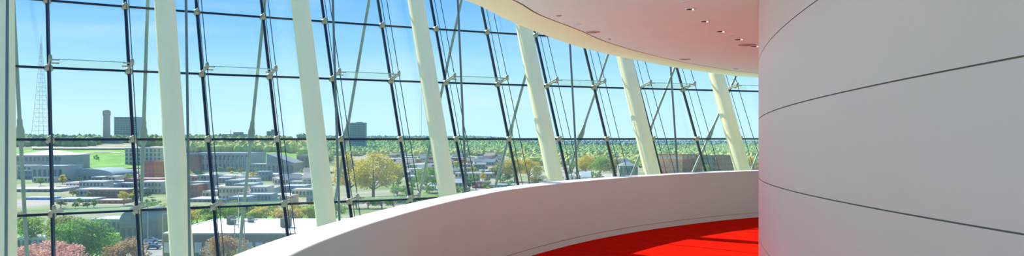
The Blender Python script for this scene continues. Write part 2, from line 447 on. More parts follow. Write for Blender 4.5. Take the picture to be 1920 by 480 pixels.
def ground_mat():
    m = mat('city_ground', (.12, .2, .06), .9, spec=.1)
    nt = m.node_tree; b = nt.nodes['Principled BSDF']; tc = [x for x in nt.nodes if x.type == 'TEX_COORD'][0]
    n = nt.nodes.new('ShaderNodeTexNoise'); n.inputs['Scale'].default_value = .012; n.inputs['Detail'].default_value = 6
    nt.links.new(tc.outputs['Object'], n.inputs['Vector'])
    r = nt.nodes.new('ShaderNodeValToRGB'); e = r.color_ramp.elements
    e[0].position = .36; e[0].color = (.14, .22, .07, 1); e[1].position = .61; e[1].color = (.40, .36, .33, 1)
    x = e.new(.46); x.color = (.24, .28, .14, 1)
    nt.links.new(n.outputs['Fac'], r.inputs['Fac']); nt.links.new(r.outputs['Color'], b.inputs['Base Color'])
    return m
tag(mb.build('ground', ground_mat()), kind='structure')

OM = {}
def om(c, var=.06, rough=.8, sc=.25):
    key = (c, rough)
    if key not in OM: OM[key] = mat('paint_%d' % len(OM), c, rough, spec=.2, var=var, vscale=sc)
    return OM[key]
WIN = mat('building_window', (.05, .09, .12), .15, var=.2, vscale=.3)
WINL = mat('pale_window', (.55, .6, .58), .3, var=.1, vscale=.3)

def patch(pts, name, m, lift=.4, label=None, cat=None, kind='structure'):
    """thin slab lying on the ground: pts are image pixels unprojected onto the terrain"""
    out = []
    for u, v, Y in pts:
        x = (u-960)/F*Y; out.append(Vector((x, Y, ground(x, Y)+lift)))
    k = len(out); vs = out+[p-Vector((0, 0, lift+3)) for p in out]
    fs = [tuple(range(k))]+[(i, (i+1) % k, k+(i+1) % k, k+i) for i in range(k)]
    return tag(MB().add(vs, fs).build(name, m), label, cat, kind=kind)

bcount = 0
def building(name, u0, u1, vt, Y, D, wallc, roofc, label, cat='building', rz=0., floors=0, bays=0, group=None, vb=None,
             style='flat', wfrac=(.5, .5), winm=None, extras=None, cornice=False, piers=0, roof_h=None, side=False):
    """box building whose near face spans u0..u1 at distance Y, top at vt"""
    Yn = Y; w = (u1-u0)/F*Yn; xc = ((u0+u1)/2-960)/F*Yn
    zt = EYE-(vt-YH)/F*Yn
    zb = min(ground(xc, Yn), ground(xc, Yn+D))-.3 if vb is None else EYE-(vb-YH)/F*Yn
    h = zt-zb
    root = empty(name, (xc, Yn+D/2, zb), rz); tag(root, label, cat, group)
    wallc = tuple(min(.9, c*q) for c, q in zip(wallc, (1.4, 1.22, 1.05))); wm, rm = om(wallc), om(roofc)
    if style == 'gable': wh = h*.62
    else: wh = h
    mb = MB().box((0, 0, wh/2), (w, D, wh)); mb.build('wall', wm, root)
    if style == 'flat':
        t = max(.25, h*.03); r_ = MB(); r_.box((0, 0, h+t*.3), (w*.97, D*.97, t*.6))
        e = max(.25, w*.012)
        for sx in (-1, 1): r_.box((sx*(w/2-e/2+.02), 0, h+t*.7), (e, D, t*1.4))
        for sy in (-1, 1): r_.box((0, sy*(D/2-e/2+.02), h+t*.7), (w, e, t*1.4))
        r_.build('roof', rm, root)
    elif style == 'gable':
        ov = .4; hw = w/2+ov; hd = D/2+ov
        p = [(-hw, -hd, wh), (hw, -hd, wh), (hw, hd, wh), (-hw, hd, wh), (-hw, 0, h), (hw, 0, h)]
        fixup(MB().add(p, [(0, 1, 5, 4), (2, 3, 4, 5), (0, 4, 3), (1, 2, 5), (3, 2, 1, 0)]).build('roof', rm, root))
    elif style == 'hip':
        ov = .5; hw = w/2+ov; hd = D/2+ov; k = min(hw, hd)*.9; rh = roof_h or k*.45
        p = [(-hw, -hd, h), (hw, -hd, h), (hw, hd, h), (-hw, hd, h), (-hw+k, 0, h+rh), (hw-k, 0, h+rh)]
        fixup(MB().add(p, [(0, 1, 5, 4), (2, 3, 4, 5), (0, 4, 3), (1, 2, 5), (3, 2, 1, 0)]).build('roof', rm, root))
    elif style == 'arch':
        rh = roof_h or h*.3; N = 14; vs = []
        for y in (-D/2-.2, D/2+.2):
            for i in range(N+1): a = PI*i/N; vs.append((-math.cos(a)*(w/2+.2), y, wh+math.sin(a)*rh))
        fs = [(i, i+1, N+2+i, N+1+i) for i in range(N)]+[tuple(range(N+1))[::-1], tuple(range(N+1, 2*N+2))]
        fixup(MB().add(vs, fs).build('roof', rm, root))
    elif style == 'shed':
        rh = roof_h or h*.3
        p = [(-w/2, -D/2, h), (w/2, -D/2, h), (w/2, D/2, h), (-w/2, D/2, h), (-w/2, -D/2, h+rh), (w/2, -D/2, h+.2), (w/2, D/2, h+.2), (-w/2, D/2, h+rh)]
        MB().hexa(p).build('roof', rm, root)
    if cornice:
        MB().box((0, 0, h*.93), (w+1.2, D+1.2, h*.05)).build('cornice', wm, root)
    if piers:
        pm = None
        for i in range(piers):
            x = -w/2+w*(i+.5)/piers
            if pm is None: o = pm = MB().box((0, 0, 0), (w/piers*.35, .8, h*.72)).build('pier', wm, root)
            else: o = pm.copy(); COL.objects.link(o); o.parent = root
            o.location = (x, -D/2-.4, h*.46)
    if floors and bays:
        wd = None; ww = w/bays*wfrac[0]; wh_ = wh/floors*wfrac[1]
        n_ = 0
        for fl in range(floors):
            for b in range(bays):
                if n_ >= 99: break
                if wd is None:
                    wd = MB().box((0, 0, 0), (ww, .3, wh_)).build('window', winm or WIN, root); o = wd
                    s_ = MB().box((0, -.05, -wh_/2-.12), (ww*1.15, .4, .24)); 
                else:
                    o = wd.copy(); COL.objects.link(o); o.parent = root
                o.location = (-w/2+w*(b+.5)/bays, -D/2-.05, wh/floors*(fl+.55)); n_ += 1
        if side:
            nd = max(2, int(D/(w/bays)))
            for fl in range(floors):
                for b in range(nd):
                    if n_ >= 99: break
                    sx = -1 if xc > 0 else 1
                    o = wd.copy(); COL.objects.link(o); o.parent = root; o.rotation_euler = (0, 0, PI/2)
                    o.location = (sx*(w/2+.05), -D/2+D*(b+.5)/nd, wh/floors*(fl+.55)); n_ += 1
    if extras: extras(root, w, D, h)
    return root

def penthouse(root, w, D, h): MB().box((w*.1, 0, h+2.2), (w*.35, D*.5, 4.4)).build('rooftop_plant_room', om((.35, .36, .4)), root)
def acunits(*pos):
    def f(root, w, D, h):
        for (fx, fy, s) in pos:
            u = MB().box((w*fx, D*fy, h+s*.62), (s*1.1, s, s)).build('rooftop_unit', om((.10, .12, .10)), root)
            MB().tube((w*fx, D*fy, h+s*1.1), (w*fx, D*fy, h+s*1.3), s*.35, s*.35, 12).build('fan_cowl', om((.25, .25, .25)), u)
    return f

# --- grass lawn on the hill
LAWN = mat('lawn_grass', (.16, .36, .05), .9, spec=.1, var=.2, vscale=.05)
ROAD = mat('pale_road', (.45, .43, .38), .9, spec=.1, var=.06, vscale=.1)
def hill_patch(u0, u1, Y0, Y1, name, m, lift, nu=10, ny=8, wob=0, **kw):
    vs = []
    for j in range(ny+1):
        Y = Y0+(Y1-Y0)*j/ny
        for i in range(nu+1):
            u = u0+(u1-u0)*i/nu; YY = Y+wob*math.sin(i/nu*PI); x = (u-960)/F*YY; vs.append((x, YY, ground(x, YY)+lift))
    fs = [(j*(nu+1)+i, j*(nu+1)+i+1, (j+1)*(nu+1)+i+1, (j+1)*(nu+1)+i) for j in range(ny) for i in range(nu)]
    k = len(vs); return tag(MB().add(vs, fs, 0, True).build(name, m), **kw)
hill_patch(20, 300, 880, 1110, 'lawn', LAWN, 1.2, kind='structure')
hill_patch(440, 600, 880, 1080, 'lawn_slope', LAWN, 1.2, kind='structure')
hill_patch(120, 262, 1020, 1032, 'path', ROAD, 1.7, nu=20, ny=1, wob=50, kind='structure')
hill_patch(60, 262, 1125, 1150, 'road_upper', ROAD, 1.7, nu=20, ny=1, kind='structure')

# --- landmarks on the skyline
def mast():
    Y = 2300; c = at(77, 262, Y); root = empty('broadcast_tower', (c.x, c.y, ground(c.x, c.y)))
    tag(root, 'tall faint lattice broadcast tower on the hill at far left', 'tower')
    H = at(78, 82, Y).z-ground(c.x, c.y); w0, w1 = 20.0, 1.6; rr = .38
    def P(sx, sy, t): w = (w0*(1-t)**1.15+w1*t)*.93; return Vector((sx*w, sy*w, H*t))
    cs = [(-1, -1), (1, -1), (1, 1), (-1, 1)]; N = 22
    for sx, sy in cs:
        mb = MB()
        for i in range(N): mb.tube(P(sx, sy, i/N), P(sx, sy, (i+1)/N), rr*1.25, rr*1.25, 5, caps=False)
        mb.build('leg', om((.50, .55, .62)), root)
    mb = MB(); mb2 = MB()
    for i in range(1, N):
        for a in range(4):
            A, B = cs[a], cs[(a+1) % 4]
            mb.tube(P(*A, i/N), P(*B, i/N), rr*.8, rr*.8, 5, caps=False)
            if i % 2 == 0: mb2.tube(P(*A, i/N), P(*B, min(1, (i+2)/N)), rr*.5, rr*.5, 4, caps=False)
    mb.build('ring_brace', om((.50, .55, .62)), root); mb2.build('diagonal_brace', om((.50, .55, .62)), root)
    MB().tube((0, 0, H*.97), (0, 0, H*1.1), .9, .4, 6).build('antenna', om((.50, .55, .62)), root)
mast()
def memorial():
    Y = 1330; c = at(200, 262, Y); g = ground(c.x, c.y); H = at(200, 206, Y).z-g; r = 6/F*Y
    root = empty('stone_tower', (c.x, c.y, g)); tag(root, 'tall round tan stone memorial tower on the hilltop', 'tower')
    st = om((.36, .33, .30))
    MB().lathe((0, 0, 0), (0, 0, 1), [(r*1.08, 0), (r*1.05, H*.3), (r*.98, H*.8), (r*.95, H*.9), (r*.80, H*.93), (r*.78, H*.985), (r*.5, H), (0, H)], 24).build('shaft', st, root)
    for i in range(4):
        a = PI/4+i*PI/2
        MB().box((math.cos(a)*r*.86, math.sin(a)*r*.86, H*.9), (r*.5, r*.5, H*.14), a).build('crown_figure', st, root)
    MB().box((0, 0, 3), (r*9, r*3, 6)).build('plinth', om((.42, .40, .36)), root)
memorial()
def spire(u, v0, Y, label):
    c = at(u, 262, Y); g = ground(c.x, c.y); H = at(u, v0, Y).z-g
    root = empty('antenna_mast', (c.x, c.y, g)); tag(root, label, 'antenna')
    MB().tube((0, 0, 0), (0, 0, H), .9, .35, 8).build('pole', om((.4, .42, .5)), root)
    for t in (.3, .6, .85): MB().box((0, 0, H*t), (3, .5, .5)).build('cross_arm', om((.4, .42, .5)), root)
spire(790, 165, 2900, 'very thin faint antenna mast on the wooded ridge')
spire(432, 243, 1500, 'short antenna mast rising behind the dark apartment block')

BL = (.17, .25, .36)
building('office_tower', 214, 256, 221, 1650, 30, (.17, .27, .33), (.2, .25, .3), 'wide blue grey glass office block beside the stone tower', floors=11, bays=8, wfrac=(.8, .55))
building('apartment_block', 417, 460, 252, 1450, 24, (.15, .17, .27), (.15, .17, .27), 'long dark purple grey apartment block on the ridge', floors=4, bays=10, extras=penthouse)
building('apartment_block', 479, 497, 257, 1480, 20, (.15, .22, .33), (.16, .2, .3), 'low blue grey block beside a taller green one', floors=3, bays=6)
building('apartment_block', 500, 516, 247, 1500, 20, (.16, .27, .30), (.16, .24, .26), 'narrow blue green block with a stepped top', floors=6, bays=4, extras=penthouse)
building('office_tower', 655, 684, 232, 1900, 26, (.10, .20, .31), (.12, .2, .3), 'tall dark blue office tower above the yellow tree', floors=13, bays=6, wfrac=(.75, .5), extras=penthouse)

# --- mid distance west
GR = (.30, .34, .36); PAL = (.48, .50, .46); BR = (.34, .08, .065); BRD = (.22, .08, .07); WH = (.80, .80, .78)
building('station_hall', 352, 466, 288, 845, 60, (.24, .29, .33), (.33, .38, .42), 'huge grey columned station hall with heavy cornice', floors=2, bays=14, wfrac=(.5, .5), cornice=True, piers=15)
building('station_wing', 360, 440, 328, 700, 25, (.28, .33, .35), (.5, .52, .5), 'low grey wing in front of the columned station hall', floors=1, bays=12)
building('long_hall', 22, 116, 291, 830, 55, (.20, .25, .31), (.62, .60, .52), 'long grey hall with pale ribbed roof at far left', style='hip', floors=2, bays=12, roof_h=5)
building('stone_block', 24, 68, 311, 690, 18, (.42, .41, .36), (.6, .57, .5), 'small beige block with pilasters at far left', floors=2, bays=5, cornice=True)
building('grey_warehouse', 60, 118, 312, 640, 30, (.22, .29, .34), (.3, .36, .4), 'grey blue warehouse behind the blue trailer roof', floors=1, bays=6)
building('vaulted_shed', 116, 212, 328, 660, 40, (.20, .27, .31), (.24, .33, .37), 'long vaulted blue grey shed roof below the green lawn', style='arch', roof_h=5, floors=1, bays=10)
building('court_building', 234, 302, 279, 930, 35, (.36, .42, .42), (.45, .48, .45), 'pale grey office building with tall window strips', floors=4, bays=9, wfrac=(.45, .7))
building('brick_warehouse', 270, 318, 304, 600, 26, BR, (.3, .12, .1), 'tall dark red brick warehouse beside the second column', floors=4, bays=7, wfrac=(.35, .4))
building('brick_warehouse', 232, 300, 336, 560, 24, BRD, (.35, .2, .2), 'wide low dark brick warehouse with white trim roof', floors=2, bays=10, wfrac=(.4, .35))
building('brick_block', 338, 364, 292, 800, 20, (.22, .09, .10), (.2, .15, .15), 'small dark red block left of the station hall', floors=3, bays=4)
building('low_shop', 20, 110, 355, 520, 20, (.22, .27, .30), WH, 'long low shop with bright white roof at far left', floors=1, bays=9)
building('low_shop', 105, 182, 350, 545, 14, (.30, .22, .22), WH, 'low shop with white roof left of the brick warehouse', floors=1, bays=8)
building('low_shop', 165, 238, 356, 470, 16, (.24, .13, .11), (.55, .5, .47), 'brown low shop with tan roof near the small trees', floors=1, bays=7)
building('orange_shop', 180, 232, 376, 430, 12, (.42, .20, .11), (.55, .45, .38), 'small orange brick shop with two arched openings', floors=1, bays=5, wfrac=(.4, .4))
building('low_shop', 100, 172, 374, 440, 16, (.25, .28, .30), (.42, .48, .5), 'grey flat roofed workshop above the leafy tree', floors=1, bays=8)
building('blue_depot', 44, 96, 371, 455, 10, (.08, .30, .80), WH, 'bright blue depot with white roof edge at far left', floors=1, bays=5, wfrac=(.2, .2))
building('low_shop', 24, 96, 384, 425, 14, (.30, .36, .38), (.45, .5, .5), 'pale grey depot yard building below the blue depot', floors=1, bays=8)
building('metal_hall', 224, 262, 420, 268, 22, (.17, .19, .20), (.22, .26, .28), 'grey metal hall with rounded roof above the parking lot', style='arch', roof_h=4.5, floors=1, bays=3)
building('low_shop', 170, 228, 412, 300, 14, (.25, .28, .27), (.66, .70, .72), 'low shop with pale blue white roof behind the green tree', floors=1, bays=6)
building('low_shop', 30, 92, 447, 258, 10, (.40, .42, .36), (.72, .74, .70), 'low white roofed building among pink blossom trees', floors=1, bays=6)

# middle rooftops x 350-600
building('white_warehouse', 305, 610, 439, 226, 40, (.16, .17, .15), (.93, .90, .84), 'large white flat roofed warehouse with rooftop units', floors=1, bays=16, wfrac=(.7, .35), winm=WINL,
         extras=acunits((-.26, .1, 2.2), (.16, -.1, 2.6), (-.17, .25, 1.5)))
building('low_shop', 352, 425, 374, 440, 22, (.20, .26, .30), (.60, .66, .68), 'blue grey roofed shop left of the street lamp', floors=1, bays=8)
building('white_store', 400, 470, 350, 560, 18, (.50, .50, .46), WH, 'white store with bright flat roof below the station hall', floors=1, bays=8)
building('brick_row', 455, 560, 353, 545, 18, (.26, .10, .09), (.60, .45, .42), 'long red brick row with pale roof line', floors=1, bays=14)
building('low_shop', 470, 560, 366, 480, 16, (.18, .20, .22), (.66, .69, .72), 'low dark shop with silvery roof behind the hedge', floors=1, bays=10)
building('low_shop', 350, 400, 330, 640, 16, (.28, .33, .34), (.62, .63, .6), 'pale shop with two small trees on its forecourt', floors=1, bays=6)
building('wedge_hall', 500, 552, 306, 760, 40, (.17, .22, .24), (.18, .24, .27), 'dark grey hall with steeply slanted roof', style='shed', roof_h=9, floors=1, bays=6)
building('grey_hall', 556, 600, 292, 800, 34, (.16, .20, .23), (.3, .33, .33), 'dark grey blocky hall beside the third column', floors=2, bays=6)
building('grey_hall', 466, 500, 308, 800, 24, (.22, .28, .31), (.4, .42, .4), 'grey blue hall with beige end wall', floors=2, bays=5)
building('blue_store', 545, 600, 326, 640, 14, (.10, .17, .28), (.50, .52, .52), 'blue store beneath the dark grey hall', floors=1, bays=7)
building('low_shop', 540, 604, 341, 590, 16, (.22, .28, .3), (.36, .4, .42), 'grey roofed shop above the white vans', floors=1, bays=7)

# east of the yellow tree
building('viaduct_building', 838, 905, 318, 900, 14, (.33, .33, .31), (.6, .6, .57), 'long pale viaduct with dark arches under its deck', floors=1, bays=12, wfrac=(.5, .8))
building('town_house', 885, 920, 342, 560, 12, (.33, .10, .08), (.2, .2, .2), 'small red brick house with white window frames', floors=1, bays=4, winm=WINL, wfrac=(.45, .4))
building('glass_lodge', 836, 866, 336, 560, 14, (.25, .33, .35), (.32, .40, .42), 'grey green lodge with pointed roof right of a column', style='gable', floors=1, bays=5)
building('low_shop', 918, 965, 347, 540, 12, (.26, .36, .34), (.35, .44, .44), 'low green grey shop right of the small brick house', floors=1, bays=7)
building('farm_shed', 790, 815, 344, 540, 10, (.45, .5, .5), (.33, .42, .42), 'small pale shed left of the fourth column', style='gable', floors=1, bays=4)
building('blue_store', 895, 938, 310, 1050, 20, (.06, .12, .30), (.10, .16, .32), 'long bright blue roofed store in the valley', floors=1, bays=6)
building('blue_store', 745, 800, 303, 1150, 20, (.08, .14, .26), (.10, .18, .30), 'dark blue roofed store behind the yellow tree', floors=1, bays=8)
building('low_shop', 980, 1014, 303, 1200, 14, (.30, .22, .24), (.5, .45, .42), 'brownish shop with pale end wall among trees', floors=1, bays=5)
building('white_gabled_house', 1088, 1108, 322, 600, 9, (.75, .75, .72), (.80, .80, .78), 'white gabled house just above the parapet', style='gable', floors=1, bays=3)
building('low_shop', 1062, 1090, 329, 590, 9, (.6, .6, .58), WH, 'low white building left of the gabled house', floors=1, bays=4)
building('grey_house', 1162, 1196, 311, 620, 16, (.17, .22, .25), (.22, .28, .31), 'grey house with hipped roof beside the sixth column', style='hip', floors=2, bays=5)
# big brick apartment house at the east end
bk = om((.42, .17, .12))
def trims(root, w, D, h):
    for t in (.2, .62): MB().box((0, -D/2-.1, h*t), (w, .3, .5)).build('stone_band', om((.5, .42, .36)), root)
building('brick_apartments', 1233, 1280, 291, 700, 26, (.62, .27, .19), (.35, .2, .16), 'light orange brick apartment house with white windows', floors=4, bays=8, winm=WINL, wfrac=(.5, .35), extras=trims)
building('brick_apartments', 1280, 1318, 292, 702, 24, (.33, .12, .10), (.2, .12, .12), 'dark brick apartment house joined to the orange one', floors=4, bays=6, wfrac=(.5, .42))
building('brick_apartments', 1318, 1342, 293, 706, 20, (.10, .19, .20), (.15, .2, .2), 'teal grey middle block between two dark brick wings', floors=4, bays=3, wfrac=(.55, .42))
building('brick_apartments', 1342, 1376, 293, 702, 24, (.32, .13, .11), (.2, .14, .14), 'dark brick apartment wing behind the last column', floors=4, bays=5, wfrac=(.5, .42))
building('low_shop', 1398, 1422, 306, 900, 12, (.3, .33, .3), (.5, .5, .46), 'pale low shop beside the last column', floors=1, bays=4)
# water tower and white domes in the valley
for u, v, Y, lb in ((1296, 284, 2300, 'round white water tank beyond the brick apartments'), (540, 297, 830, 'small round white tank on the green slope')):
    p = at(u, v, Y); g = ground(p.x, p.y); r = 4.5/F*Y*.8; root = empty('water_tank', (p.x, p.y, g)); tag(root, lb, 'water tank')
    hh = p.z-g
    MB().tube((0, 0, 0), (0, 0, hh), r*.3, r*.3, 10).build('pedestal', om((.7, .72, .7)), root)
    MB().lathe((0, 0, hh-r*.8), (0, 0, 1), [(0, 0)]+[(r*math.sin(a), r-r*math.cos(a)) for a in [PI*i/10 for i in range(1, 10)]]+[(0, 2*r)], 16).build('tank', om((.85, .88, .88)), root)

# --- more roofs of the industrial quarter
rb = random.Random(5)
RW = [((.26, .10, .08), (.42, .30, .27), 'red brick', 'brownish'), ((.30, .34, .36), (.82, .82, .80), 'grey', 'white'), ((.20, .22, .25), (.55, .58, .60), 'dark grey', 'silver'),
      ((.42, .33, .26), (.50, .44, .38), 'tan', 'tan'), ((.16, .24, .34), (.40, .46, .52), 'blue grey', 'grey'), ((.5, .48, .44), (.74, .72, .68), 'pale', 'pale')]
taken = []
def hit(u0, u1, Y0, Y1): return any(a0 < u1 and u0 < a1 and b0 < Y1 and Y0 < b1 for a0, a1, b0, b1 in taken)
for (a, b, y0, y1, cnt, zone, side_) in ((118, 345, 480, 640, 16, 'below the vaulted shed', 0), (24, 120, 560, 800, 6, 'beside the long hall', 0), (350, 600, 400, 530, 16, 'behind the tree belt', 0), (350, 600, 585, 690, 16, 'below the station hall', 0),
                                (740, 830, 600, 900, 8, 'left of the fourth column', 0), (845, 950, 620, 900, 10, 'right of the fourth column', 0)):
    for _ in range(cnt*6):
        if cnt <= 0: break
        w_ = rb.uniform(16, 48); u0 = rb.uniform(a, b-w_); Y = rb.uniform(y0, y1); D = rb.uniform(10, 18)
        if hit(u0-2, u0+w_+2, Y-2, Y+D+2): continue
        taken.append((u0, u0+w_, Y, Y+D)); cnt -= 1
        wc, rc, wn, rn = rb.choice(RW); vbase = YH+F*36/Y
        bays = max(3, int(w_/6)); fl = rb.choice((1, 1, 2))
        building('workshop', u0, u0+w_, vbase-F*(4.2 if fl == 1 else 7.5)/Y, Y, D, wc, rc, 'small %s workshop with %s roof %s' % (wn, rn, zone), floors=fl, bays=bays, group='%s workshops with %s roofs %s' % (wn, rn, zone))
# --- small houses across the valley (things nobody could tell apart share a label by colour)
rng = random.Random(11)
HC = [((.55, .54, .5), (.25, .26, .3), 'pale'), ((.34, .12, .10), (.3, .2, .18), 'red brick'), ((.30, .34, .40), (.16, .19, .26), 'blue grey'), ((.48, .4, .3), (.35, .3, .26), 'tan')]
protoH = {}
def small_house(x, Y, kind, gable, zone, sc):
    key = (kind, gable)
    if key not in protoH:
        wc, rc, nm = HC[kind]
        root = empty('valley_house'); w, D, h = 13, 10, 6
        MB().box((0, 0, h/2), (w, D, h)).build('wall', om(wc), root)
        if gable: fixup(MB().add([(-7, -5.6, h), (7, -5.6, h), (7, 5.6, h), (-7, 5.6, h), (-7, 0, h+4), (7, 0, h+4)], [(0, 1, 5, 4), (2, 3, 4, 5), (0, 4, 3), (1, 2, 5), (3, 2, 1, 0)]).build('roof', om(rc), root))
        else: MB().box((0, 0, h+.25), (w+.4, D+.4, .5)).build('roof', om((.72, .72, .70)), root)
        w0 = None
        for i in range(4):
            w0 = MB().box((-4.8+i*3.2, -D/2-.05, 3.4), (1.5, .2, 1.8)).build('window', WIN, root)
        protoH[key] = root; r = root
    else: r = copy_tree(protoH[key])
    r.location = (x, Y, ground(x, Y)-.3); r.rotation_euler[2] = rng.uniform(-.5, .5); r.scale = (sc, sc, sc*.8)
    g = 'small %s %s houses %s' % (HC[kind][2], 'gabled' if gable else 'flat roofed', zone)
    tag(r, 'small %s %s house %s' % (HC[kind][2], 'gabled' if gable else 'flat roofed', zone), 'house', g)
placed = []
def free(u, Y, du=9, dY=.05):
    for a, b in placed:
        if abs(a-u) < du and abs(b-Y) < dY*Y: return False
    placed.append((u, Y)); return True
for _ in range(420):
    zone = rng.random()
    if zone < .22: u, Y, z = rng.uniform(735, 825), rng.uniform(760, 1500), 'in the valley left of the fourth column'
    elif zone < .55: u, Y, z = rng.uniform(840, 950), rng.uniform(760, 1700), 'in the valley right of the fourth column'
    elif zone < .66: u, Y, z = rng.uniform(960, 1230), rng.uniform(900, 2300), 'among the woods to the east'
    elif zone < .85: u, Y, z = rng.uniform(360, 600), rng.uniform(600, 700), 'below the station hall'
    else: u, Y, z = rng.uniform(860, 1000), rng.uniform(1800, 2600), 'high on the wooded ridge'
    if len(placed) > 105: break
    if z.startswith('below') and not (545 < u < 600): continue
    if free(u, Y): small_house((u-960)/F*Y, Y, rng.choice((0, 0, 1, 2, 3)), rng.random() < .6, z, rng.uniform(.8, 1.35))

# --- trees
def leaf_mesh(seed, n, rx, rz_, cz, leaf, clumps=14):
    r = random.Random(seed); mb = MB(); cl = []
    for _ in range(clumps):
        th, ph_ = r.uniform(0, 2*PI), math.acos(r.uniform(-.75, 1)); q = r.uniform(.45, .85)
        cl.append((Vector((rx*q*math.sin(ph_)*math.cos(th), rx*q*math.sin(ph_)*math.sin(th), cz+rz_*q*math.cos(ph_))), r.uniform(.28, .45)*rx))
    for _ in range(n):
        c, cr = r.choice(cl)
        d = Vector((r.gauss(0, 1), r.gauss(0, 1), r.gauss(0, 1))).normalized()*cr*(r.random()**.4); p = c+Vector((d.x, d.y, d.z*.8))
        a = Vector((r.gauss(0, 1), r.gauss(0, 1), r.gauss(0, 1))).normalized(); b = a.orthogonal().normalized(); s = leaf*r.uniform(.6, 1.3)
        c2 = a.cross(b)
        mb.add([p-b*s, p+c2*s*.6, p+b*s, p-c2*s*.6], [(0, 1, 2, 3)])
    return mb, cl
TC = {'green': ((.12, .30, .05), (.24, .44, .09)), 'yellow': ((.52, .46, .06), (.74, .62, .13)), 'lime': ((.20, .36, .05), (.34, .48, .09)), 'dark': ((.04, .12, .04), (.09, .19, .06)),
      'pink': ((.62, .30, .26), (.80, .50, .42)), 'olive': ((.20, .23, .07), (.32, .31, .10)), 'rust': ((.42, .26, .13), (.55, .38, .2))}
TM = {k: mat('foliage_'+k, a, .8, spec=.15, col2=b, vscale=.6) for k, (a, b) in TC.items()}
for m in TM.values():
    nt = m.node_tree; b = nt.nodes['Principled BSDF']; t = nt.nodes.new('ShaderNodeBsdfTranslucent'); x = nt.nodes.new('ShaderNodeMixShader')
    x.inputs[0].default_value = .45; src = b.inputs['Base Color'].links[0].from_socket; nt.links.new(src, t.inputs['Color'])
    nt.links.new(b.outputs[0], x.inputs[1]); nt.links.new(t.outputs[0], x.inputs[2]); nt.links.new(x.outputs[0], nt.nodes['Material Output'].inputs['Surface'])
BARK = mat('bark', (.16, .11, .07), .9, var=.2, vscale=3)
protoT = {}
def tree(u, Y, hpx, kind, label, group=None, wide=.42, shape=0, name=None, zoff=0):
    key = (kind, shape)
    if key not in protoT:
        root = empty(name or kind+'_tree')
        nl = {0: 1800, 1: 6500, 2: 700}[shape]; leaf = {0: .028, 1: .0175, 2: .05}[shape]
        mb, cl = leaf_mesh(hash(kind) % 97 if False else len(protoT)*7+3, nl, .42, .40, .58, leaf, {0: 16, 1: 30, 2: 10}[shape])
        mb.build('foliage', TM[kind], root)
        tr = MB().tube((0, 0, 0), (0, 0, .45), .028, .018, 8)
        for c, cr in cl[:10]: tr.tube((0, 0, .2+.2*abs(c.z-.3)), c, .012, .004, 5, caps=False)
        tr.build('trunk', BARK, root); protoT[key] = root; r = root
    else: r = copy_tree(protoT[key])
    x = (u-960)/F*Y; H = hpx/F*Y
    r.name = (name or kind+'_tree')
    r.location = (x, Y, ground(x, Y)-.2+zoff); r.scale = (H*wide/.42, H*wide/.42, H); r.rotation_euler[2] = rng.uniform(0, 6)
    tag(r, label, 'tree', group); return r
# single trees of note
tree(700, 452, 92, 'yellow', 'great rounded yellow green tree at the centre of the view', wide=.50, shape=1, name='budding_tree')
tree(655, 470, 84, 'yellow', 'yellow budding tree tucked behind the great one on its left', wide=.42, shape=1, name='budding_tree')
tree(738, 560, 52, 'yellow', 'smaller yellow tree to the right of the great one', wide=.5, shape=1, name='budding_tree')
tree(800, 520, 52, 'green', 'bright green round tree left of the fourth column', wide=.48, shape=0, name='leafy_tree')
tree(160, 205, 117, 'green', 'large leafy green tree low on the left', wide=.55, shape=1, name='leafy_tree')
tree(128, 235, 84, 'olive', 'olive tree behind the large leafy one', wide=.5, shape=1, name='leafy_tree')
tree(200, 225, 66, 'lime', 'pale green tree right of the large leafy one', wide=.5, shape=0, name='leafy_tree')
tree(70, 190, 94, 'pink', 'pink blossom tree at the bottom left corner', wide=.62, shape=1, name='blossom_tree')
tree(108, 186, 104, 'pink', 'pink blossom tree left of the large leafy tree', wide=.5, shape=1, name='blossom_tree')
tree(240, 200, 84, 'rust', 'brownish budding tree before the metal hall', wide=.5, shape=1, name='budding_tree')
tree(424, 205, 84, 'rust', 'reddish budding tree before the white warehouse', wide=.5, shape=1, name='budding_tree')
tree(552, 200, 84, 'lime', 'light green shrub tree against the warehouse wall', wide=.7, shape=0, name='leafy_tree')
tree(462, 195, 70, 'olive', 'dull olive tree by the warehouse windows', wide=.6, shape=0, name='leafy_tree')
tree(60, 262, 62, 'lime', 'light green tree left of the first upright joint', wide=.6, shape=0, name='leafy_tree')
tree(36, 300, 40, 'olive', 'olive shrub tree beside the first column', wide=.6, shape=0, name='leafy_tree')
tree(296, 330, 42, 'lime', 'bright green tree above the parking lot', wide=.5, shape=0, name='leafy_tree')
tree(268, 360, 30, 'green', 'green tree behind the rounded metal hall', wide=.6, shape=0, name='leafy_tree')
tree(232, 420, 28, 'yellow', 'small yellow tree near the low dark brick warehouse', wide=.4, shape=0, name='budding_tree')
tree(1125, 700, 44, 'lime', 'wide yellow green tree mass right of the V shaped rods', wide=.55, shape=1, name='budding_tree')
tree(1098, 720, 42, 'yellow', 'yellow budding tree left of the wide tree mass', wide=.5, shape=1, name='budding_tree')
tree(1150, 690, 38, 'olive', 'olive tree right of the wide tree mass', wide=.5, shape=1, name='budding_tree')
tree(965, 640, 46, 'yellow', 'yellow budding tree behind the green grey shop', wide=.6, shape=1, name='budding_tree')
tree(992, 660, 42, 'yellow', 'yellow budding tree beside the fifth column', wide=.55, shape=1, name='budding_tree')
tree(1008, 560, 32, 'olive', 'olive tree at the foot of the fifth column', wide=.5, shape=0, name='leafy_tree')
tree(938, 640, 40, 'olive', 'olive tree behind the crossing of rod and joint', wide=.5, shape=0, name='leafy_tree')
tree(1404, 700, 42, 'yellow', 'yellow tree between last column and drum', wide=.6, shape=1, name='budding_tree')
tree(1418, 640, 34, 'rust', 'rust coloured tree touching the drum edge', wide=.5, shape=1, name='budding_tree')
